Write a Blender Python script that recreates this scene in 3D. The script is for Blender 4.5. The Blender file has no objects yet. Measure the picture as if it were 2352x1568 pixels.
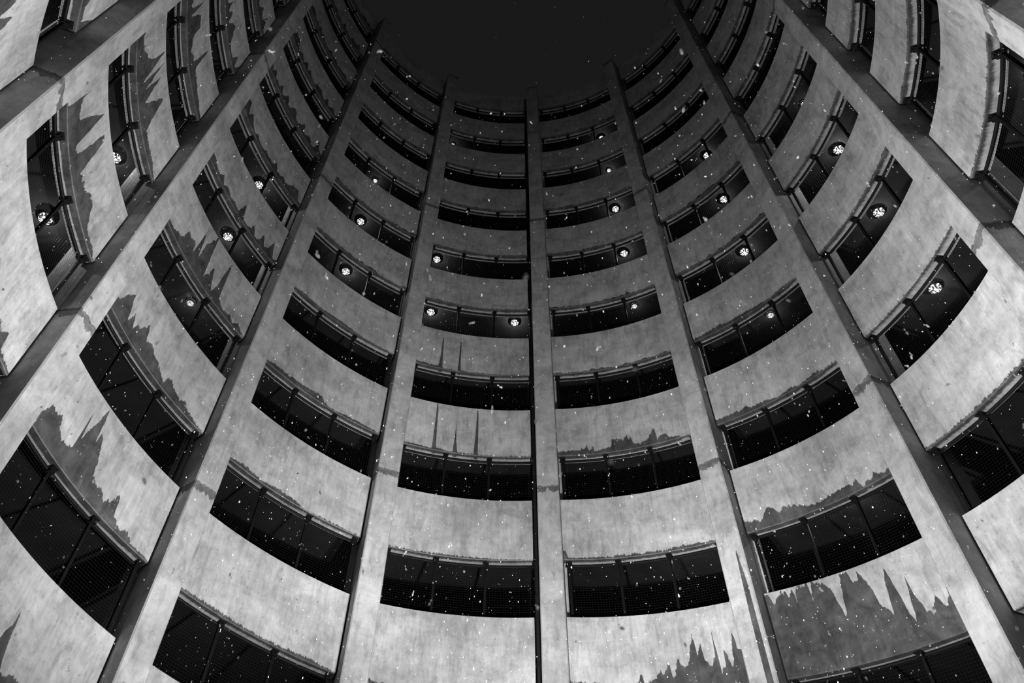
import bpy, math, random
import numpy as np
from mathutils import Vector, Matrix
SC = bpy.context.scene
COL = SC.collection
random.seed(7)
rng = np.random.default_rng(11)

# ---------------------------------------------------------------- camera, world, light, exposure
# the shaft axis is the world z axis; metres; the lens hangs over a parapet at z = 0
R = 7.5                    # radius of the parapet faces
STOREY = 3.0536            # parapet top to the next parapet top
YAW, PITCH, ROLL = -0.010037, 0.903548, 0.012954
FPX = 1846.48
f = Vector((math.sin(YAW) * math.cos(PITCH), math.cos(YAW) * math.cos(PITCH), math.sin(PITCH)))
r0 = Vector((math.cos(YAW), -math.sin(YAW), 0))
u0 = r0.cross(f)
cr = r0 * math.cos(ROLL) + u0 * math.sin(ROLL)
cu = -r0 * math.sin(ROLL) + u0 * math.cos(ROLL)
CAM = Vector((0.0, -7.26859, 0.0))
cd = bpy.data.cameras.new('camera')
cam = bpy.data.objects.new('camera', cd)
COL.objects.link(cam)
cam.matrix_world = Matrix(((cr.x, cu.x, -f.x, CAM.x), (cr.y, cu.y, -f.y, CAM.y), (cr.z, cu.z, -f.z, CAM.z), (0, 0, 0, 1)))
cd.sensor_width = 36
cd.lens = FPX * 36 / 2352
cd.shift_x = 10.53 / 2352
cd.shift_y = -19.85 / 2352
cd.clip_start = 0.05
cd.clip_end = 200
cd.dof.use_dof = True
cd.dof.focus_distance = 15
cd.dof.aperture_fstop = 2.8
SC.camera = cam

w = bpy.data.worlds.new('night_sky')
SC.world = w
w.use_nodes = True
w.node_tree.nodes['Background'].inputs[0].default_value = (1, 1, 1, 1)
w.node_tree.nodes['Background'].inputs[1].default_value = 0.0095

def lamp_light(name, kind, loc, energy, radius):
    l = bpy.data.lights.new(name, kind)
    l.energy = energy
    l.shadow_soft_size = radius
    o = bpy.data.objects.new(name, l)
    o.location = loc
    COL.objects.link(o)
    return o
# six unseen floods added on an invented mast in the shaft, tilted up at the wall
MAST = (0.58, 0.15, 2.25)
FLOOD_TILT, FLOOD_CONE, FLOOD_BLEND = 52, 67, 0.94
for i, watts in enumerate([6000, 5500, 7100, 3000, 6700, 4400]):
    a = math.radians(60 * i)
    flood = lamp_light('added_flood', 'SPOT', (MAST[0] - .30 * math.sin(a), MAST[1] + .30 * math.cos(a), MAST[2]), watts, 0.12)
    flood.data.spot_size = math.radians(FLOOD_CONE)
    flood.data.spot_blend = FLOOD_BLEND
    flood.rotation_euler = (math.radians(90 + (FLOOD_TILT if i != 3 else 28)), 0, a)  # back one tilted lower to brighten the nearest flakes

lamp_light('added_fill', 'POINT', (MAST[0], MAST[1], MAST[2] + .25), 950, 0.08)  # unseen fill added to lift the dark upper storeys
SC.view_settings.view_transform = 'Standard'
SC.view_settings.look = 'None'
SC.view_settings.exposure = 0
SC.view_settings.gamma = 1
SC.view_settings.use_curve_mapping = False

# ---------------------------------------------------------------- plan of the double spiral
PHI0 = 0.118096
BAY = math.radians(30)
SLOPE = -0.977209
Z0 = 5.994617
NODE_Z = [0.0, 0.0741, -0.0547, -0.1836, -0.2262, 0.2872, 0.3311, 0.1508, -0.0567, -0.1830, 0.0]
def zlev(k, L=0):
    """height of the top of parapet L at column coordinate k"""
    return Z0 + L * STOREY + SLOPE * BAY * k + float(np.interp(k, range(-5, 6), NODE_Z))
def az(k):
    return PHI0 + k * BAY
def P(k, rad, z):
    a = az(k)
    return (rad * math.sin(a), rad * math.cos(a), z)
OPEN = 1.380               # clear height of an opening
PANEL = STOREY - OPEN
THICK = 0.28
LMAX = 10
HW = 0.2527                # half width of a column
RC = 7.085                 # radius of a column's face

# ---------------------------------------------------------------- materials
def newmat(name):
    m = bpy.data.materials.new(name)
    m.use_nodes = True
    nt = m.node_tree
    for n in list(nt.nodes):
        nt.nodes.remove(n)
    out = nt.nodes.new('ShaderNodeOutputMaterial')
    b = nt.nodes.new('ShaderNodeBsdfPrincipled')
    nt.links.new(b.outputs[0], out.inputs[0])
    return m, nt, b
class NT:
    def __init__(s, nt): s.nt = nt
    def n(s, t, **kw):
        x = s.nt.nodes.new(t)
        for k, v in kw.items(): setattr(x, k, v)
        return x
    def l(s, a, b): s.nt.links.new(a, b)
    def m(s, op, a, b=None, c=None, clamp=False):
        x = s.n('ShaderNodeMath', operation=op); x.use_clamp = clamp
        for i, v in enumerate((a, b, c)):
            if v is None: continue
            if isinstance(v, (int, float)): x.inputs[i].default_value = v
            else: s.l(v, x.inputs[i])
        return x.outputs[0]
    def mr(s, v, a, b, c, d, smooth=False):
        x = s.n('ShaderNodeMapRange')
        if smooth: x.interpolation_type = 'SMOOTHSTEP'
        s.l(v, x.inputs[0])
        for i, q in enumerate((a, b, c, d)): x.inputs[i + 1].default_value = q
        return x.outputs[0]
    def noise(s, vec, scale, detail=3, rough=.5, dist=0):
        x = s.n('ShaderNodeTexNoise')
        s.l(vec, x.inputs['Vector'])
        x.inputs['Scale'].default_value = scale
        x.inputs['Detail'].default_value = detail
        x.inputs['Roughness'].default_value = rough
        x.inputs['Distortion'].default_value = dist
        return x.outputs[0]
    def comb(s, x=0, y=0, z=0):
        c = s.n('ShaderNodeCombineXYZ')
        for i, v in enumerate((x, y, z)):
            if isinstance(v, (int, float)): c.inputs[i].default_value = v
            else: s.l(v, c.inputs[i])
        return c.outputs[0]

def concrete(name, base, wet=True, grain=1.0):
    m, nt, b = newmat(name)
    N = NT(nt)
    uv = N.n('ShaderNodeUVMap', uv_map='UVMap')
    sep = N.n('ShaderNodeSeparateXYZ'); N.l(uv.outputs[0], sep.inputs[0])
    U, V = sep.outputs[0], sep.outputs[1]
    oi = N.n('ShaderNodeObjectInfo')
    seed = N.m('MULTIPLY', oi.outputs['Random'], 57.0)
    vec = N.comb(U, V, seed)
    cloud = N.noise(vec, 1.1, 5, .6, .6)
    blot = N.noise(vec, 4.5, 4, .65, .4)
    streak = N.noise(N.comb(N.m('MULTIPLY', U, 16), N.m('MULTIPLY', V, 1.3), seed), 1.0, 4, .6)
    fine = N.noise(N.comb(N.m('MULTIPLY', U, 60), N.m('MULTIPLY', V, 9), seed), 1.0, 2, .6)
    board = N.noise(N.comb(N.m('MULTIPLY', U, .35), N.m('MULTIPLY', V, 7), seed), 1.0, 3, .5, .8)
    v = N.mr(cloud, .3, .72, .70, 1.24)
    v = N.m('MULTIPLY', v, N.mr(blot, .25, .78, .78, 1.15))
    v = N.m('MULTIPLY', v, N.mr(streak, .3, .7, 1 - .13 * grain, 1 + .09 * grain))
    v = N.m('MULTIPLY', v, N.mr(fine, .3, .7, 1 - .07 * grain, 1 + .06 * grain))
    v = N.m('MULTIPLY', v, N.mr(board, .3, .7, .96, 1.04))
    # pock marks
    pit = N.noise(vec, 26, 1, .4)
    v = N.m('MULTIPLY', v, N.mr(pit, .24, .30, .72, 1.0))
    v = N.m('MULTIPLY', v, N.mr(oi.outputs['Random'], 0, 1, .95, 1.05))
    dirt = N.noise(N.comb(N.m('MULTIPLY', U, 5), N.m('MULTIPLY', V, 1.6), N.m('ADD', seed, 9)), 1.0, 5, .7, .5)
    v = N.m('MULTIPLY', v, N.mr(dirt, .50, .70, 1.04, .68))
    v = N.m('MULTIPLY', v, base)
    if wet: v = N.m('MULTIPLY', v, N.mr(V, -.03, -.01, .62, 1))   # dirty underside, darkened further in the colour to stand for weaker light
    rough = .82
    if wet:
        wh = N.n('ShaderNodeAttribute', attribute_name='wet_height')
        j = N.noise(N.comb(N.m('MULTIPLY', U, 24), N.m('MULTIPLY', V, 2.5), seed), 1.0, 3, .6)
        j2 = N.noise(N.comb(N.m('MULTIPLY', U, 6), N.m('MULTIPLY', V, 3.5), seed), 1.0, 3, .6)
        sway = N.m('MULTIPLY', N.m('MULTIPLY', N.m('SUBTRACT', j2, .5), .55), N.mr(wh.outputs['Fac'], .08, .5, 0, 1))
        sway = N.m('MULTIPLY', sway, N.mr(V, -.02, .05, 0, 1))
        edge = N.m('ADD', N.m('ADD', N.m('SUBTRACT', wh.outputs['Fac'], V), sway), N.m('MULTIPLY', N.m('MULTIPLY', N.m('SUBTRACT', j, .5), .17), N.mr(V, -.02, .03, .25, 1)))
        mask = N.mr(edge, -.012, .022, 0, 1, True)
        inner = N.noise(N.comb(N.m('MULTIPLY', U, 3.5), N.m('MULTIPLY', V, 3.0), seed), 1.0, 5, .65, .7)
        wetv = N.m('MULTIPLY', v, N.mr(inner, .3, .72, .10, .27))
        mx = N.n('ShaderNodeMix'); mx.data_type = 'FLOAT'
        N.l(mask, mx.inputs[0]); N.l(v, mx.inputs[2]); N.l(wetv, mx.inputs[3])
        v = mx.outputs[0]
        rr = N.mr(mask, 0, 1, .82, .5)
        N.l(rr, b.inputs['Roughness'])
    else:
        b.inputs['Roughness'].default_value = rough
    cc = N.n('ShaderNodeCombineColor')
    for i in range(3): N.l(v, cc.inputs[i])
    N.l(cc.outputs[0], b.inputs['Base Color'])
    bp = N.n('ShaderNodeBump')
    bp.inputs['Strength'].default_value = .25
    bp.inputs['Distance'].default_value = .01
    N.l(N.m('ADD', fine, blot), bp.inputs['Height'])
    N.l(bp.outputs[0], b.inputs['Normal'])
    b.inputs['Specular IOR Level'].default_value = .3
    return m
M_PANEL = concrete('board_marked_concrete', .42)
M_COLUMN = concrete('column_concrete', .40, True, .5)

def plain(name, val, rough=.6, metal=0.0, var=.15, scale=6.0):
    m, nt, b = newmat(name)
    N = NT(nt)
    tc = N.n('ShaderNodeTexCoord')
    nz = N.noise(tc.outputs['Object'], scale, 3, .6)
    v = N.m('MULTIPLY', N.mr(nz, .3, .7, 1 - var, 1 + var), val)
    cc = N.n('ShaderNodeCombineColor')
    for i in range(3): N.l(v, cc.inputs[i])
    N.l(cc.outputs[0], b.inputs['Base Color'])
    b.inputs['Roughness'].default_value = rough
    b.inputs['Metallic'].default_value = metal
    if val < .05: b.inputs['Specular IOR Level'].default_value = .08
    return m
M_POST = plain('black_painted_steel', .007, .55)
M_WIRE = plain('dark_galvanised_wire', .014, .5, 0.0, .2, 20)
M_DECK = plain('darkened_ramp_concrete', .011, .9, 0, .3, 1.5)  # near-black colour stands in for the shade inside the ramps
M_PIPE = plain('black_drain_pipe', .010, .5)
M_GROUND = plain('wet_asphalt', .10, .8, 0, .2, 2)
M_BACK = plain('plain_grey_concrete', .28, .85, 0, .2, 1)
M_HOUSING = plain('lamp_housing_metal', .06, .5, .4)
m, nt, b = newmat('white_snow'); M_SNOW = m
b.inputs['Base Color'].default_value = (.9, .9, .9, 1)
b.inputs['Roughness'].default_value = .7
b.inputs['Specular IOR Level'].default_value = .2
tl = nt.nodes.new('ShaderNodeBsdfTranslucent'); tl.inputs[0].default_value = (.9, .9, .9, 1)
ms = nt.nodes.new('ShaderNodeMixShader'); ms.inputs[0].default_value = .6
nt.links.new(b.outputs[0], ms.inputs[1]); nt.links.new(tl.outputs[0], ms.inputs[2])
nt.links.new(ms.outputs[0], [n for n in nt.nodes if n.type == 'OUTPUT_MATERIAL'][0].inputs[0])
m, nt, b = newmat('lit_lamp_lens'); M_LENS = m
b.inputs['Base Color'].default_value = (.002, .002, .002, 1)
b.inputs['Specular IOR Level'].default_value = 0
b.inputs['Emission Color'].default_value = (1, 1, 1, 1)
N_ = NT(nt)
vo = N_.n('ShaderNodeTexNoise'); tc_ = N_.n('ShaderNodeTexCoord'); N_.l(tc_.outputs['Object'], vo.inputs['Vector'])
vo.inputs['Scale'].default_value = 26; vo.inputs['Detail'].default_value = 2      # noise paints the mesh glints into the lens glow
N_.l(N_.mr(vo.outputs[0], .47, .64, .04, 3.2), b.inputs['Emission Strength'])

# ---------------------------------------------------------------- mesh helpers
def mesh(name, V, F, uv=None, smooth=False, attr=None):
    me = bpy.data.meshes.new(name)
    me.from_pydata([tuple(v) for v in V], [], F)
    if uv is not None:
        l = me.uv_layers.new(name='UVMap')
        idx = np.empty(len(me.loops), dtype=np.int32)
        me.loops.foreach_get('vertex_index', idx)
        l.data.foreach_set('uv', np.asarray(uv, dtype=np.float32)[idx].ravel())
    if attr is not None:
        a = me.attributes.new('wet_height', 'FLOAT', 'POINT')
        a.data.foreach_set('value', np.asarray(attr, dtype=np.float32))
    if smooth:
        me.polygons.foreach_set('use_smooth', [True] * len(me.polygons))
    me.update()
    return me
def obj(name, me, mat, parent=None, loc=None):
    if mat is not None and not me.materials:
        me.materials.append(mat)
    o = bpy.data.objects.new(name, me)
    COL.objects.link(o)
    if parent is not None: o.parent = parent
    if loc is not None: o.location = loc
    return o
def tag(o, label, cat, group=None):
    o['label'] = label; o['category'] = cat
    if group: o['group'] = group
    return o
def empty(name, loc, rz=0.0):
    o = bpy.data.objects.new(name, None)
    o.empty_display_size = .2
    COL.objects.link(o); o.location = loc; o.rotation_euler = (0, 0, rz)
    return o
def box(V, F, c, s, R3=None):
    b0 = len(V)
    for x in (-1, 1):
        for y in (-1, 1):
            for z in (-1, 1):
                p = Vector((x * s[0] / 2, y * s[1] / 2, z * s[2] / 2))
                if R3 is not None: p = R3 @ p
                V.append(p + Vector(c))
    for q in ((0, 1, 3, 2), (4, 6, 7, 5), (0, 4, 5, 1), (2, 3, 7, 6), (0, 2, 6, 4), (1, 5, 7, 3)):
        F.append([b0 + i for i in q])
def tube(V, F, pts, rad, n=5, cap=True):
    pts = [Vector(p) for p in pts]
    b0 = len(V)
    for i, p in enumerate(pts):
        d = (pts[min(i + 1, len(pts) - 1)] - pts[max(i - 1, 0)]).normalized()
        a = d.orthogonal().normalized() if abs(d.z) > .9 else d.cross(Vector((0, 0, 1))).normalized()
        c = d.cross(a)
        for k in range(n):
            t = 2 * math.pi * k / n
            V.append(p + a * (rad * math.cos(t)) + c * (rad * math.sin(t)))
    for i in range(len(pts) - 1):
        for k in range(n):
            k2 = (k + 1) % n
            F.append([b0 + i * n + k, b0 + i * n + k2, b0 + (i + 1) * n + k2, b0 + (i + 1) * n + k])
    if cap:
        F.append([b0 + k for k in range(n)][::-1])
        F.append([b0 + (len(pts) - 1) * n + k for k in range(n)])

# ---------------------------------------------------------------- setting: ground, decks, outer wall, far side
def ring_sector(k0, k1, n, prof, name):
    """sweep a closed (radius, z) profile along the spiral; prof is a function of k"""
    V, F = [], []
    ks = np.linspace(k0, k1, n + 1)
    m = None
    for k in ks:
        pr = prof(k); m = len(pr)
        for rad, z in pr: V.append(P(k, rad, z))
    for i in range(n):
        for a in range(m):
            b2 = (a + 1) % m
            F.append([i * m + a, i * m + b2, (i + 1) * m + b2, (i + 1) * m + a])
    F.append(list(range(m))[::-1]); F.append([n * m + a for a in range(m)])
    return V, F
GROUND = -5.0
V, F = [], []
box(V, F, (0, 0, GROUND - .15), (34, 34, .3))
o = obj('floor', mesh('floor', V, F), M_GROUND); o['kind'] = 'structure'
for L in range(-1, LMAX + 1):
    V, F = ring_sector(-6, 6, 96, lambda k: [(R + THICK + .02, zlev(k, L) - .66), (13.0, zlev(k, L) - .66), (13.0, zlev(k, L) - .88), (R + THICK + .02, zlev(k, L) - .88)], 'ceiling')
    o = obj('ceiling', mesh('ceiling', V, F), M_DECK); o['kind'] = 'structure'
V, F = [], []
n = 72
TOPZ = zlev(-6, LMAX) - .7
for i in range(n):
    k = -6 + 12 * i / n
    for rad, z in ((13.0, GROUND), (13.3, GROUND), (13.3, TOPZ), (13.0, TOPZ)): V.append(P(k, rad, z))
for i in range(n):
    j2 = (i + 1) % n
    for a in range(4):
        b2 = (a + 1) % 4
        F.append([i * 4 + a, j2 * 4 + a, j2 * 4 + b2, i * 4 + b2])
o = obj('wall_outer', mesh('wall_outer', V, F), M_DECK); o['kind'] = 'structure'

# ---------------------------------------------------------------- parapet panels
WET = {
 (-1, 3): [(0.4,.08),(1.04,.05),(1.06,1.6),(1.10,1.66),(1.13,.3),(1.15,.08),(1.56,.04),(1.59,.5),(1.605,1.2),(1.63,.5),(1.68,.05),(2.1,.03),(2.12,1.67),(2.165,1.67),(2.19,.03),(3.47,.03)],
 (-1, 4): [(.34,.1),(.97,.08),(1.0,.4),(1.02,1.45),(1.05,1.3),(1.08,.05),(1.52,.04),(1.54,1.4),(1.565,1.4),(1.59,.05),(3.45,.03)],
 (-1, 2): [(0.37, 0.03), (0.9, 0.04), (1.38, 0.05), (2.33, 0.05), (3.45, 0.02)],
 (0, 3): [(0.29, 0.15), (0.83, 0.17), (0.86, 0.31), (0.88, 0.16), (0.99, 0.35), (1.05, 0.15), (1.15, 0.26), (1.17, 0.11), (1.33, 0.11), (1.52, 0.17), (1.6, 0.18), (1.6, 0.43), (1.86, 0.35), (2.01, 0.49), (2.04, 0.26), (2.09, 0.42), (2.14, 0.19), (2.31, 0.12), (2.51, 0.23), (2.71, 0.49), (2.73, 0.16), (2.95, 0.28), (3.03, 0.11), (3.18, 0.1), (3.31, 0.0), (3.59, -0.0)],
 (0, 2): [(0.31, 0.25), (0.37, 0.07), (0.6, 0.05), (0.89, 0.06), (1.32, 0.05), (1.53, 0.1), (1.66, 0.04), (1.84, 0.11), (1.95, 0.03), (2.05, 0.09), (2.18, 0.08), (2.43, 0.05), (2.78, 0.09), (3.13, 0.08), (3.49, 0.04)],
 (0, 1): [(0.32, 0.29), (1.48, 0.23), (1.54, 0.27), (1.61, 0.45), (1.64, 0.26), (1.91, 0.37), (1.99, 0.57), (2.01, 0.34), (2.15, 0.68), (2.2, 0.32), (2.34, 0.68), (2.41, 0.56), (2.43, 0.44), (2.51, 0.54), (2.67, 1.14), (2.7, 1.07), (2.71, 0.63), (2.81, 0.97), (2.83, 0.62), (2.93, 0.43), (3.04, 0.64), (3.06, 1.22), (3.1, 0.35), (3.21, 0.47), (3.21, 0.73), (3.32, 0.34), (3.43, 1.03), (3.48, 0.73)],
 (1, 1): [(0.29, 1.67), (0.37, 1.65), (0.44, 1.42), (0.55, 1.57), (0.68, 1.63), (0.73, 1.41), (0.81, 1.6), (0.85, 1.4), (0.91, 1.66), (1.13, 1.65), (1.14, 1.32), (1.2, 1.66), (1.43, 1.65), (1.56, 1.22), (1.63, 0.83), (1.71, 1.41), (1.76, 1.64), (1.9, 1.63), (1.94, 1.41), (2.06, 1.4), (2.06, 1.66), (2.24, 1.11), (2.25, 0.94), (2.33, 0.8), (2.39, 0.81), (2.41, 0.64), (2.47, 1.13), (2.55, 1.54), (2.56, 1.49), (2.63, 0.99), (2.66, 0.58), (2.73, 0.33), (2.76, 0.62), (2.83, 1.15), (2.83, 1.27), (2.88, 0.76), (2.94, 0.56), (3.08, 0.45), (3.18, 0.72), (3.22, 0.65), (3.29, 0.47), (3.41, 0.55), (3.42, 0.85)],
 (1, 2): [(0.24, 0.39), (0.4, 0.25), (0.49, 0.25), (0.61, 0.16), (0.72, 0.27), (0.84, 0.49), (0.93, 0.44), (1.04, 0.23), (1.18, 0.34), (1.4, 0.3), (1.64, 0.16), (1.95, 0.14), (2.08, 0.17), (2.29, 0.2), (2.42, 0.22), (2.57, 0.26), (2.61, 0.17), (2.74, 0.28), (2.76, 0.14), (2.83, 0.03), (2.94, 0.13), (2.99, 0.11), (3.01, 0.07), (3.11, 0.22), (3.19, 0.1), (3.29, 0.11), (3.3, 0.07), (3.41, 0.15)],
 (1, 3): [(0.26, 0.14), (0.56, 0.19), (0.78, 0.19), (0.96, 0.17), (1.06, 0.24), (1.17, 0.1), (1.37, 0.15), (1.66, 0.09), (1.83, 0.05), (2.03, 0.08), (2.2, 0.12), (2.36, 0.03), (2.57, 0.06), (2.9, 0.11), (3.03, 0.03), (3.39, 0.03)],
 (1, 4): [(0.27, 0.09), (0.84, 0.15), (1.06, 0.2), (1.39, 0.11), (1.71, 0.15), (2.14, 0.08), (2.57, 0.03), (3.01, 0.07), (3.37, 0.01)],
 (2, 3): [(0.33, 0.02), (1.0, 0.0), (1.5, 0.0), (2.12, -0.01), (2.69, -0.01), (3.21, -0.01)],
 (-2, 3): [(0.49, 0.09), (0.69, 0.16), (0.96, 0.14), (1.58, 0.2), (2.04, 0.22), (2.24, 0.03), (2.56, 0.06), (2.76, 0.1), (3.03, 0.09), (3.39, 0.07), (3.66, 0.03)],
 (-2, 2): [(0.49, 0.06), (0.85, 0.13), (1.25, 0.05), (1.59, 0.12), (1.95, 0.12), (2.33, 0.01), (3.19, 0.05), (3.62, -0.03)],
 (-2, 1): [(0.46, 0.05), (0.67, 0.06), (1.13, 0.08), (1.84, 0.05), (2.44, 0.05), (3.02, 0.08), (3.63, 0.03)],
 (-2, 4): [(0.5, 0.0), (0.78, 0.08), (1.28, 0.05), (1.99, 0.12), (2.6, 0.03), (3.59, -0.15)],
 (-3, 3): [(0.81, 0.14), (1.12, 0.31), (1.2, 0.7), (1.5, 0.66), (1.55, 0.38), (1.6, 1.47), (1.74, 0.27), (1.74, 1.01), (1.95, 1.68), (2.06, 0.25), (2.23, 0.75), (2.4, 0.14), (2.5, 0.51), (2.51, 0.94), (2.6, 1.62), (2.66, 0.28), (2.86, 0.1), (3.11, 0.22), (3.22, 0.09), (3.37, 0.22), (3.65, 0.02)],
 (-3, 2): [(0.65, 0.37), (0.79, 0.72), (0.92, 0.87), (1.06, 0.25), (1.13, 0.53), (1.24, 0.31), (1.49, 0.57), (1.53, 0.82), (1.64, 0.42), (1.85, 0.51), (2.03, 0.39), (2.4, 0.16), (2.46, 0.39), (2.64, 0.31), (2.89, 0.17), (2.97, 0.29), (3.17, 0.14), (3.59, 0.04)],
 (-3, 1): [(0.6, 0.31), (0.75, 0.56), (0.97, 0.62), (1.07, 0.4), (1.22, 0.34), (1.44, 0.49), (1.45, 1.1), (1.45, 1.35), (1.49, 0.7), (1.7, 1.63), (1.77, 0.91), (1.78, 1.26), (2.04, 0.46), (2.2, 0.4), (2.43, 0.28), (2.55, 0.32), (2.66, 0.58), (2.71, 0.25), (2.91, 0.09), (3.06, 0.19), (3.2, 0.07), (3.59, 0.05)],
 (-4, 2): [(0.93, 0.02), (1.0, 0.93), (1.01, 0.52), (1.33, 0.52), (1.64, 1.47), (1.68, 0.25), (1.85, 0.33), (1.96, 1.28), (2.08, 1.38), (2.18, 0.29), (2.5, 0.47), (2.83, 0.55), (3.08, 0.16), (3.44, 0.16), (3.61, 0.03)],
 (-4, 3): [(0.91, 0.4), (1.17, 0.36), (1.54, 0.94), (1.6, 1.72), (1.79, 0.26), (1.8, 1.61), (1.95, 0.48), (2.02, 1.31), (2.18, 0.34), (2.48, 1.35), (2.69, 0.23), (3.01, 0.22), (3.28, 0.21), (3.61, 0.05)],
 (-4, 4): [(1.28, 0.4), (1.37, 1.39), (1.41, 0.31), (1.6, 1.07), (1.86, 0.96), (1.88, 0.52), (2.15, 0.26), (2.42, 0.4), (2.55, 1.6), (2.57, 0.45), (2.99, 0.35), (3.59, 0.15)],
 (-4, 1): [(2.88, 0.29), (3.06, 0.27), (3.19, 0.4), (3.25, 0.1), (3.41, 0.08), (3.63, 0.05)],
}

GAP = 0.035
def u_to_k(j, u): return j + u / (BAY * R)
UL = lambda j: (HW + GAP)
def panel_span(j):
    u0_, u1_ = HW + .004, BAY * R - HW - GAP
    if j < 0 and j != -1: u0_, u1_ = HW + .004, BAY * R - HW - GAP
    if j >= 0: u0_, u1_ = HW + (.004 if j == 0 else GAP), BAY * R - HW - .004
    if j == -1: u1_ = BAY * R - .408
    return u0_, u1_
def wet_profile(j, L, us):
    tr = WET.get((j, L))
    if tr:
        tx = [p[0] for p in tr]; ty = [max(p[1], .015) for p in tr]
        h = np.interp(us, tx, ty)
        base = np.array([.0 for _ in us])
    else:
        rg = np.random.default_rng(1000 + j * 37 + L)
        amp = {-5: .5, -4: .62, -3: .5, -2: .10, -1: .05, 0: .07, 1: .07, 2: .03, 3: .03, 4: .03}.get(j, .05)
        if L > 6: amp *= .75
        base = .02 + amp * .25
        g = np.linspace(0, 4, 34 if j < -2 else 46)
        hv = base + amp * rg.random(len(g)) ** 2.6
        sp = rg.random(len(g)) < (.22 if j < -2 else .05)
        hv = hv + sp * amp * rg.random(len(g)) * 1.3
        slow = np.interp(us, np.linspace(0, 4, 7), rg.random(7))
        h = np.interp(us, g, hv) * (.5 + .8 * slow)
    return np.maximum(h, .012)
def panel_mesh(j, L):
    """built about the middle of the bay; local x along the face, y outwards"""
    us0, us1 = panel_span(j)
    n = 150
    us = np.linspace(us0, us1, n + 1)
    wet = wet_profile(j, L, us)
    km = j + .5; am = az(km); z00 = zlev(km, L) - PANEL
    ca, sa = math.cos(am), math.sin(am)
    V, F, UVs, A = [], [], [], []
    c = .012
    # (radius offset, height offset from the underside, v)
    prof = [(c, 0, -c), (0, c, c), (0, PANEL - c, PANEL - c), (c, PANEL, PANEL), (THICK, PANEL, PANEL + THICK), (THICK, 0, -THICK), (THICK * .5, 0, -THICK * .5)]
    for u, wv in zip(us, wet):
        k = u_to_k(j, u); zb = zlev(k, L) - PANEL
        for dr, dz, v in prof:
            x, y, _ = P(k, R + dr, 0)
            X = x * ca - y * sa; Y = x * sa + y * ca - R
            V.append((X, Y, zb + dz - z00)); UVs.append((u, v)); A.append(wv if v > -.05 or v > PANEL else (-.16 if dr < THICK * .9 else -.4))
    m = len(prof)
    for i in range(n):
        for a in range(m):
            b2 = (a + 1) % m
            F.append([i * m + a, i * m + b2, (i + 1) * m + b2, (i + 1) * m + a])
    F.append(list(range(m))[::-1]); F.append([n * m + a for a in range(m)])
    F = [f_[::-1] for f_ in F]
    return mesh('parapet_panel', V, F, UVs, False, A), (R * sa, R * ca, z00), -am

VIS = {-5: (1, 2), -4: (1, 7), -3: (0, 10), -2: (0, 10), -1: (1, 10), 0: (1, 10), 1: (1, 10), 2: (1, 10), 3: (2, 6)}
ORD = ['lowest', 'second', 'third', 'fourth', 'fifth', 'sixth', 'seventh', 'eighth', 'ninth', 'tenth', 'eleventh', 'twelfth']
BAYNAME = {-5: 'left of the top left corner column', -4: 'between the two leftmost columns', -3: 'between second and third columns from left',
           -2: 'between third and fourth columns from left', -1: 'just left of the central column', 0: 'just right of the central column',
           1: 'in second bay right of the central column', 2: 'in third bay right of the central column', 3: 'under the top right corner column'}
WETNAME = {(-1, 3): 'three narrow dark drips', (-1, 4): 'two thin dark drips', (1, 1): 'mostly soaked dark face', (0, 1): 'tall spiky wet stain', (0, 3): 'fir-tree shaped wet stain',
           (1, 2): 'wavy wet lower edge', (-3, 1): 'large smoky wet patch', (-3, 2): 'jagged wet edge', (-3, 3): 'long wet spikes', (-4, 2): 'long slanted wet streaks', (-4, 3): 'wet streaks', (-4, 4): 'wet streaks'}
for j, (la, lb) in VIS.items():
    for L in range(la, lb + 1):
        me, loc, rz = panel_mesh(j, L)
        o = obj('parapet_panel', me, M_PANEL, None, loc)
        o.rotation_euler = (0, 0, rz)
        lab = '%s concrete parapet up %s' % (ORD[L - la], BAYNAME[j])
        if (j, L) in WETNAME: lab = WETNAME[(j, L)] + ', ' + lab
        tag(o, lab, 'concrete panel', 'curved parapet panels ' + BAYNAME[j])
# the rest of the ring (low storeys, and the side behind the lens), one shell
V, F = [], []
for j in range(-6, 6):
    la, lb = VIS.get(j, (99, 0))
    for L in range(-3, LMAX + 1):
        if la <= L <= lb: continue
        vv, ff = ring_sector(j + .07, j + .93, 12, lambda k: [(R, zlev(k, L) - PANEL), (R, zlev(k, L)), (R + THICK, zlev(k, L)), (R + THICK, zlev(k, L) - PANEL)], '')
        if j in (5, -6) and L < 1 : continue
        b0 = len(V); V += vv; F += [[b0 + i for i in q] for q in ff]
o = obj('wall_back', mesh('wall_back', V, F), M_BACK); o['kind'] = 'structure'

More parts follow.
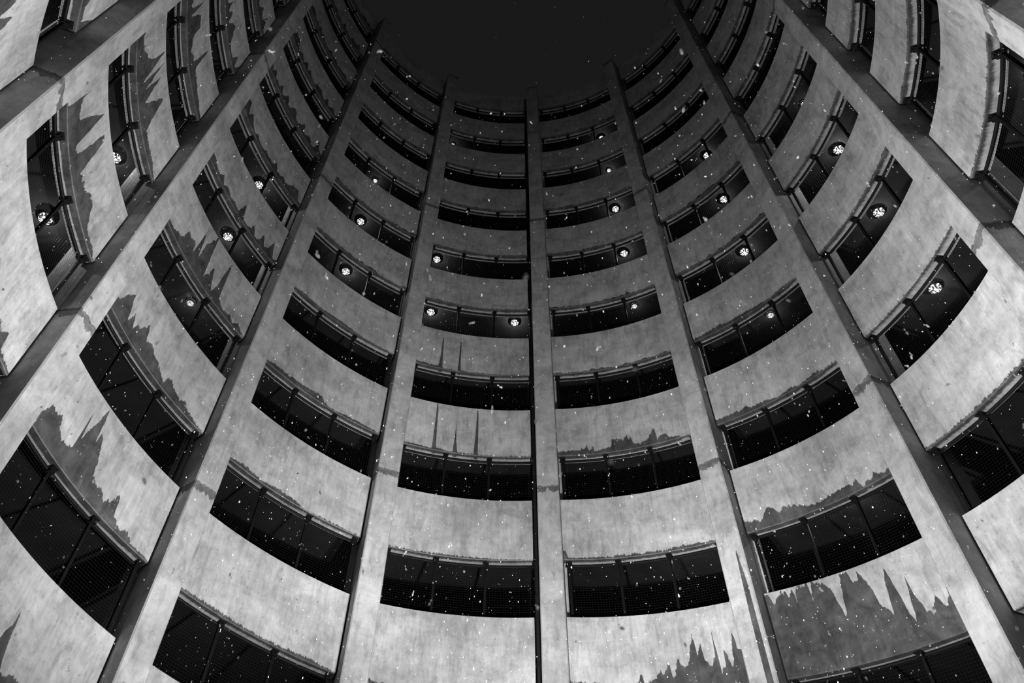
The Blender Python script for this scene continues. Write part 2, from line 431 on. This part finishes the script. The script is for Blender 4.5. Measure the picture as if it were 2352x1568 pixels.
# ---------------------------------------------------------------- columns
COLJ = {-6: 1, -5: 1, -4: 1, -3: 1, -2: 1, -1: 2, 0: 2, 1: 2, 2: 2, 3: 2, 4: 2, 5: 2}
COLNAME = {-4: 'concrete column crossing the top left corner of the shaft', -3: 'concrete column second from the left, reaching the left edge of the photo',
           -2: 'third concrete column from the left, meeting the bottom edge near the left', -1: 'concrete column immediately left of the central upright one',
           0: 'central nearly upright concrete column with a black pipe beside it', 1: 'concrete column right of centre with a long wet stain low down',
           2: 'concrete column between the wet jagged bay and the lower right corner', 3: 'concrete column leaving the photo at the right edge with a stained joint',
           4: 'pale concrete column crossing the top right corner'}
def column_segment(k, z0, z1, wetlist):
    c = .022
    D1, D2 = 7.84 - RC, 8.16 - RC     # shaft body, then a wider rear flange
    W2 = HW + .05
    prof = [(-HW + c + (2 * HW - 2 * c) * t / 30, 0) for t in range(31)] + [(HW, c), (HW, D1), (W2, D1), (W2, D2), (-W2, D2), (-W2, D1), (-HW, D1), (-HW, c)]
    front = 31
    per = [0]
    for i in range(1, len(prof)): per.append(per[-1] + math.dist(prof[i], prof[i - 1]))
    e = .006
    ins = .018
    Hh = z1 - z0
    zs = [(e, ins), (e, 0)]
    zs[0] = (e - .001, ins)
    nz_ = 60
    rows = [(e * .5, ins), (e + .004, 0)] + [(Hh * t / nz_, 0) for t in range(1, nz_)] + [(Hh - e - .004, 0), (Hh - e * .5, ins)]
    V, F, UVs = [], [], []
    m = len(prof)
    for z, i_ in rows:
        for (x, y), p_ in zip(prof, per):
            sx = x * (1 - i_ / HW); sy = y + i_ if y < D1 else y
            V.append((sx, sy, z)); UVs.append((p_, z))
    n = len(rows) - 1
    for i in range(n):
        for a in range(m):
            b2 = (a + 1) % m
            F.append([i * m + a, i * m + b2, (i + 1) * m + b2, (i + 1) * m + a])
    F.append(list(range(m))[::-1]); F.append([n * m + a for a in range(m)])
    return mesh('column_segment', V, F, UVs, False, [0.0] * len(V)), Hh

def column_material():
    """column concrete with a rust-dark, ragged wet rim under and over each joint"""
    m = M_COLUMN
    N = NT(m.node_tree)
    b = [n for n in m.node_tree.nodes if n.type == 'BSDF_PRINCIPLED'][0]
    src = b.inputs['Base Color'].links[0].from_socket
    at = N.n('ShaderNodeAttribute', attribute_name='rim'); at.attribute_type = 'GEOMETRY'
    uv = N.n('ShaderNodeUVMap', uv_map='UVMap')
    sep = N.n('ShaderNodeSeparateXYZ'); N.l(uv.outputs[0], sep.inputs[0])
    oi = N.n('ShaderNodeObjectInfo')
    sd = N.m('MULTIPLY', oi.outputs['Random'], 31)
    dn = N.noise(N.comb(N.m('MULTIPLY', sep.outputs[0], 7), 0, sd), 1, 3, .6)
    dn2 = N.noise(N.comb(N.m('MULTIPLY', sep.outputs[0], 22), 3, sd), 1, 2, .6)
    depth = N.m('ADD', N.m('MULTIPLY', dn, .42), N.m('MULTIPLY', dn2, .16))
    msk = N.mr(N.m('SUBTRACT', depth, N.m('ADD', at.outputs['Fac'], .14)), 0, .03, 0, 1, True)
    inn = N.noise(N.comb(N.m('MULTIPLY', sep.outputs[0], 5), N.m('MULTIPLY', sep.outputs[1], 5), sd), 1, 4, .6)
    f_ = N.m('SUBTRACT', 1.0, N.m('MULTIPLY', msk, N.mr(inn, .3, .7, .5, .78)))
    mx = N.n('ShaderNodeVectorMath', operation='SCALE')
    N.l(src, mx.inputs[0]); N.l(f_, mx.inputs['Scale'])
    N.l(mx.outputs[0], b.inputs['Base Color'])
column_material()
def add_rim(me, Hh):
    a = me.attributes.new('rim', 'FLOAT', 'POINT')
    co = np.empty(len(me.vertices) * 3); me.vertices.foreach_get('co', co)
    z = co[2::3]
    a.data.foreach_set('value', (np.minimum(Hh - z, z * 2.2 + .04)).astype(np.float32))
COLWET = {1: (2, (.50, 1.0), 2.9)}
for k in range(-5, 6):
    a_ = az(k)
    base = P(k, RC, GROUND)
    jl = COLJ[k]
    zj = [GROUND] + [zlev(k, L) + .02 for L in (jl - 4, jl, jl + 4, jl + 8) if L <= LMAX]
    zj = [z for z in zj if z >= GROUND]
    if zj[1] - zj[0] < .5: zj.pop(1)
    top = zlev(k, LMAX) + .05
    if top - zj[-1] > .5: zj.append(top)
    root = empty('concrete_column', base, -a_)
    if k in COLNAME:
        tag(root, COLNAME[k], 'column', 'columns around the shaft')
    else:
        tag(root, 'concrete column on the camera side of the shaft, outside the photo, to the %s' % ('left' if k < 0 else 'right'), 'column', 'columns around the shaft')
    for za, zb in zip(zj[:-1], zj[1:]):
        me, Hh = column_segment(k, za, zb, None)
        add_rim(me, Hh)
        # hand-placed wet runs on the column right of centre
        if k == 1 and abs(zb - zlev(1, 2) - .02) < .1:
            wa = me.attributes['wet_height']
            co = np.empty(len(me.vertices) * 3); me.vertices.foreach_get('co', co)
            x = co[0::3]; y = co[1::3]
            wh = np.interp(x, [-.2, .045, .06, .085, .11, .15, .17, .19, .3], [0, 0, 8.1 - za, 9.45 - za, 9.7 - za, 9.1 - za, 8.7 - za, 0, 0])
            wa.data.foreach_set('value', np.where(y < .01, wh, 0).astype(np.float32))
        obj('column_segment', me, M_COLUMN, root, (0, 0, za - GROUND))

# drain pipe in the slot left of the central column
root = empty('drain_pipe', P(-.342 / 3.927, R + .05, GROUND), -az(-.342 / 3.927))
tag(root, 'black vertical drain pipe in the slot left of the central column', 'pipe')
PL = zlev(0, LMAX) - GROUND - .3
V, F = [], []
tube(V, F, [(0, 0, 0), (0, 0, PL)], .040, 14)
obj('pipe', mesh('pipe', V, F, None, True), M_PIPE, root)
V, F = [], []
tube(V, F, [(0, 0, -.04), (0, 0, .04)], .050, 14)
box(V, F, (.03, .03, 0), (.06, .03, .03))
mc = mesh('pipe_collar', V, F)
for i in range(int(PL / 1.55)):
    obj('pipe_collar', mc, M_PIPE, root, (0, 0, .9 + i * 1.55))

# ---------------------------------------------------------------- fences in the openings
RF = R + .175
def to_local(j, k, rad, z, z00):
    am = az(j + .5); ca, sa = math.cos(am), math.sin(am)
    x, y, _ = P(k, rad, 0)
    return (x * ca - y * sa, x * sa + y * ca - R, z - z00)
POSTK = [.092, .360, .635, .905]
V, F = [], []
box(V, F, (0, 0, OPEN / 2), (.052, .052, OPEN))
ME_POST = mesh('post', V, F); ME_POST.materials.append(M_POST)
V, F = [], []
box(V, F, (0, -.035, -.045), (.105, .11, .09)); box(V, F, (0, -.06, -.012), (.13, .13, .022))
tube(V, F, [(0, -.10, -.06), (0, -.10, 0)], .012, 6)
ME_BRACKET = mesh('bracket', V, F); ME_BRACKET.materials.append(M_POST)
FENCE = {}
FIRST = {-5: 1, -4: 0, -3: 0, -2: 0, -1: 1, 0: 1, 1: 0, 2: 1, 3: 2}   # lowest opening in view, bay by bay
def fence_meshes(j):
    if j in FENCE: return FENCE[j]
    us0, us1 = panel_span(j)
    ka, kb = u_to_k(j, us0 + .02), u_to_k(j, us1 - .02)
    z00 = zlev(j + .5, 0)
    ks = np.linspace(ka, kb, 15)
    V, F = [], []
    tube(V, F, [to_local(j, k, RF, zlev(k) + OPEN - .045, z00) for k in ks], .028, 8)
    rail = mesh('top_rail', V, F, None, True); rail.materials.append(M_POST)
    V, F = [], []
    tube(V, F, [to_local(j, k, RF, zlev(k) + .04, z00) for k in ks], .018, 6)
    brail = mesh('bottom_rail', V, F, None, True); brail.materials.append(M_POST)
    V, F = [], []
    nv = int((kb - ka) * 3.927 / .056)
    for i in range(nv + 1):
        k = ka + (kb - ka) * i / nv
        tube(V, F, [to_local(j, k, RF + .03, zlev(k) + .01, z00), to_local(j, k, RF + .03, zlev(k) + OPEN + .06, z00)], .0017, 5, False)
    nh = int((OPEN + .05) / .056)
    for i in range(nh + 1):
        h = .015 + i * (OPEN + .03) / nh
        tube(V, F, [to_local(j, k, RF + .0345, zlev(k) + h, z00) for k in ks], .0017, 5, False)
    wm = mesh('wire_mesh', V, F, None, True); wm.materials.append(M_WIRE)
    FENCE[j] = (rail, brail, wm)
    return FENCE[j]
for j, (la, lb) in VIS.items():
    for L in range(FIRST[j], min(lb, LMAX - 1) + 1):
        rail, brail, wm = fence_meshes(j)
        am = az(j + .5)
        z00 = zlev(j + .5, L)
        root = empty('mesh_fence', (R * math.sin(am), R * math.cos(am), z00), -am)
        n_ = L - FIRST[j]
        tag(root, 'wire mesh fence, %s up %s' % (ORD[n_], BAYNAME[j]), 'fence', 'wire mesh fences ' + BAYNAME[j])
        obj('top_rail', rail, None, root); obj('bottom_rail', brail, None, root)
        obj('wire_mesh', wm, None, root)
        for fk in POSTK:
            k = j + fk
            p = to_local(j, k, RF, zlev(k), zlev(j + .5))
            po = obj('post', ME_POST, None, root, p)
            po.rotation_euler = (0, 0, -(az(k) - am))
            obj('bracket', ME_BRACKET, None, po, (0, 0, OPEN))

# ---------------------------------------------------------------- lamps under the decks
V, F = [], []
tube(V, F, [(0, 0, -.06), (0, 0, 0)], .11, 20); tube(V, F, [(0, 0, -.10), (0, 0, -.06)], .085, 20)
ME_H = mesh('housing', V, F)
V, F = [], []
for ring in range(5):
    ph = ring / 4 * math.pi / 2
    for s in range(16):
        t = 2 * math.pi * s / 16
        V.append((.125 * math.cos(ph) * math.cos(t), .125 * math.cos(ph) * math.sin(t), -.10 - .07 * math.sin(ph)))
for ring in range(4):
    for s in range(16):
        s2 = (s + 1) % 16
        F.append([ring * 16 + s, ring * 16 + s2, (ring + 1) * 16 + s2, (ring + 1) * 16 + s])
ME_L = mesh('lens', V, F, None, True)
LAMPS = {  # (bay coordinate, storey): positions on the ceiling ring, strength
 (-3.19, 1): .9, (-3.13, 2): .8, (-2.29, 4): .8, (-2.31, 3): 1.0, (-2.32, 2): .35, (-1.48, 5): .7, (-1.48, 4): 1.0, (-.83, 5): .9, (-.82, 4): 1.1,
 (-.21, 4): 1.3, (-1.46, 6): .3, (.66, 6): .9, (.66, 5): .9, (.67, 7): .4, (1.52, 6): .6, (1.51, 5): .6, (1.50, 4): .9, (2.37, 4): 1.4, (2.35, 3): .9,
 (.66, 1): .5, (1.5, 1): .8, (2.36, 2): .6, (1.5, 3): .4, (.66, 8): .5, (-.83, 8): .3, (.66, 4): .35, (2.36, 5): .3, (3.40, 2): .4}
def bay_of(k): return BAYNAME[int(math.floor(k))]
for (k, L), s in LAMPS.items():
    z = zlev(k, L + 1) - .88
    root = empty('ceiling_lamp', P(k, 8.52, z), -az(k))
    tag(root, 'glowing lamp in %s opening up %s' % (ORD[L - FIRST[int(math.floor(k))]], bay_of(k)) + (', near that column' if k == -.21 else ''), 'lamp', 'lamps behind the fences')
    obj('housing', ME_H, M_HOUSING, root)
    ln = obj('lens', ME_L, M_LENS, root)
    if s < .5: ln.scale = (.55, .55, .9)
    l = lamp_light('lamp_glow', 'POINT', (0, 0, -.26), 26 * s, 0.0)
    l.parent = root

# ---------------------------------------------------------------- the floodlight mast, unseen, added to carry the lights (below the frame)
root = empty('added_flood_mast', (MAST[0], MAST[1], GROUND))
tag(root, 'unseen steel mast with six floodlights, added to light the shaft from its floor, below the photo', 'added_flood')
V, F = [], []
tube(V, F, [(0, 0, 0), (0, 0, MAST[2] - GROUND - .15)], .05, 12); box(V, F, (0, 0, .02), (.5, .5, .04))
obj('pole', mesh('pole', V, F, None, False), M_POST, root)
V, F = [], []
T_ = math.radians(FLOOD_TILT)
RX = Matrix.Rotation(T_, 3, 'X')
box(V, F, RX @ Vector((0, -.10, 0)), (.22, .08, .16), RX); box(V, F, (0, -.10, -.14), (.05, .05, .2))
MF = mesh('added_flood_head', V, F)
for i in range(6):
    a = math.radians(60 * i)
    o = obj('added_flood_head', MF, M_HOUSING, root, (-.26 * math.sin(a), .26 * math.cos(a), MAST[2] - GROUND))
    o.rotation_euler = (0, 0, a)

# ---------------------------------------------------------------- falling snow
def flake_mesh(name, rg, n=1):
    V, F = [], []
    ico = [(-.53, 0, .85), (.53, 0, .85), (-.53, 0, -.85), (.53, 0, -.85), (0, .85, .53), (0, .85, -.53), (0, -.85, .53), (0, -.85, -.53), (.85, .53, 0), (-.85, .53, 0), (.85, -.53, 0), (-.85, -.53, 0)]
    ifc = [(0, 4, 1), (0, 9, 4), (9, 5, 4), (4, 5, 8), (4, 8, 1), (8, 10, 1), (8, 3, 10), (5, 3, 8), (5, 2, 3), (2, 7, 3), (7, 10, 3), (7, 6, 10), (7, 11, 6), (11, 0, 6), (0, 1, 6), (6, 1, 10), (9, 0, 11), (9, 11, 2), (9, 2, 5), (7, 2, 11)]
    for c in range(n):
        b0 = len(V)
        off = rg.normal(0, .55, 3) if c else np.zeros(3)
        sc = rg.uniform(.45, .95)
        for v in ico:
            V.append(tuple(np.array(v) * sc * rg.uniform(.7, 1.25) + off))
        F += [[b0 + i for i in t] for t in ifc]
    return V, F
def snow_points(n, dmin, dmax, power):
    out = []
    while len(out) < n:
        d = dmin + (dmax - dmin) * rng.random() ** power
        x = (rng.random() - .5) * 2352 * 1.15 / FPX; y = (rng.random() - .5) * 1568 * 1.15 / FPX
        p = CAM + (f + cr * x + cu * y) * d
        if p.x * p.x + p.y * p.y > 6.85 ** 2: continue
        up = (p - CAM).normalized(); top = CAM + up * (33.0 / max(up.z, .01))
        if top.x ** 2 + top.y ** 2 < 6.6 ** 2 and rng.random() > .10: continue   # most flakes in line with the open sky are left out
        out.append((p, d))
    return out
flakes = []
variants = []
for i in range(10):
    V, F = flake_mesh('snowflake', rng, 1 + i % 4)
    me = mesh('snowflake', V, F, None, True); me.materials.append(M_SNOW); variants.append(me)
far = snow_points(9000, 3.0, 26.0, .72)
near = snow_points(44, 1.5, 4.2, .9)
items = [(p, d, (.0030 + .0050 * rng.random() ** 2.4)) for p, d in far] + [(p, d, .0045 + .0045 * rng.random()) for p, d in near]
items.sort(key=lambda t: -t[2] / t[1])
for i, (p, d, s) in enumerate(items[:300]):
    o = bpy.data.objects.new('snowflake', variants[i % 10])
    COL.objects.link(o)
    o.location = p
    o.rotation_euler = (rng.normal(0, .4), rng.normal(0, .4), rng.random() * 6)
    o.scale = (s * .75, s * .75, s * (1.1 + 1.5 * rng.random()))
    tag(o, 'white snowflake falling through the shaft, brightly lit against the dark concrete', 'snowflake', 'larger snowflakes falling in the shaft')
V, F = [], []
for p, d, s in items[300:]:
    vv, ff = flake_mesh('', rng, 1)
    b0 = len(V)
    el = 1.1 + 1.6 * rng.random()
    tx, ty = rng.normal(0, .3, 2)
    for v in vv: V.append((p.x + s * (v[0] * .8 + v[2] * tx), p.y + s * (v[1] * .8 + v[2] * ty), p.z + s * v[2] * el))
    F += [[b0 + i for i in t] for t in ff]
o = obj('falling_snow', mesh('falling_snow', V, F, None, True), M_SNOW)
o['kind'] = 'stuff'
tag(o, 'countless tiny specks of falling snow filling the whole shaft', 'snow')
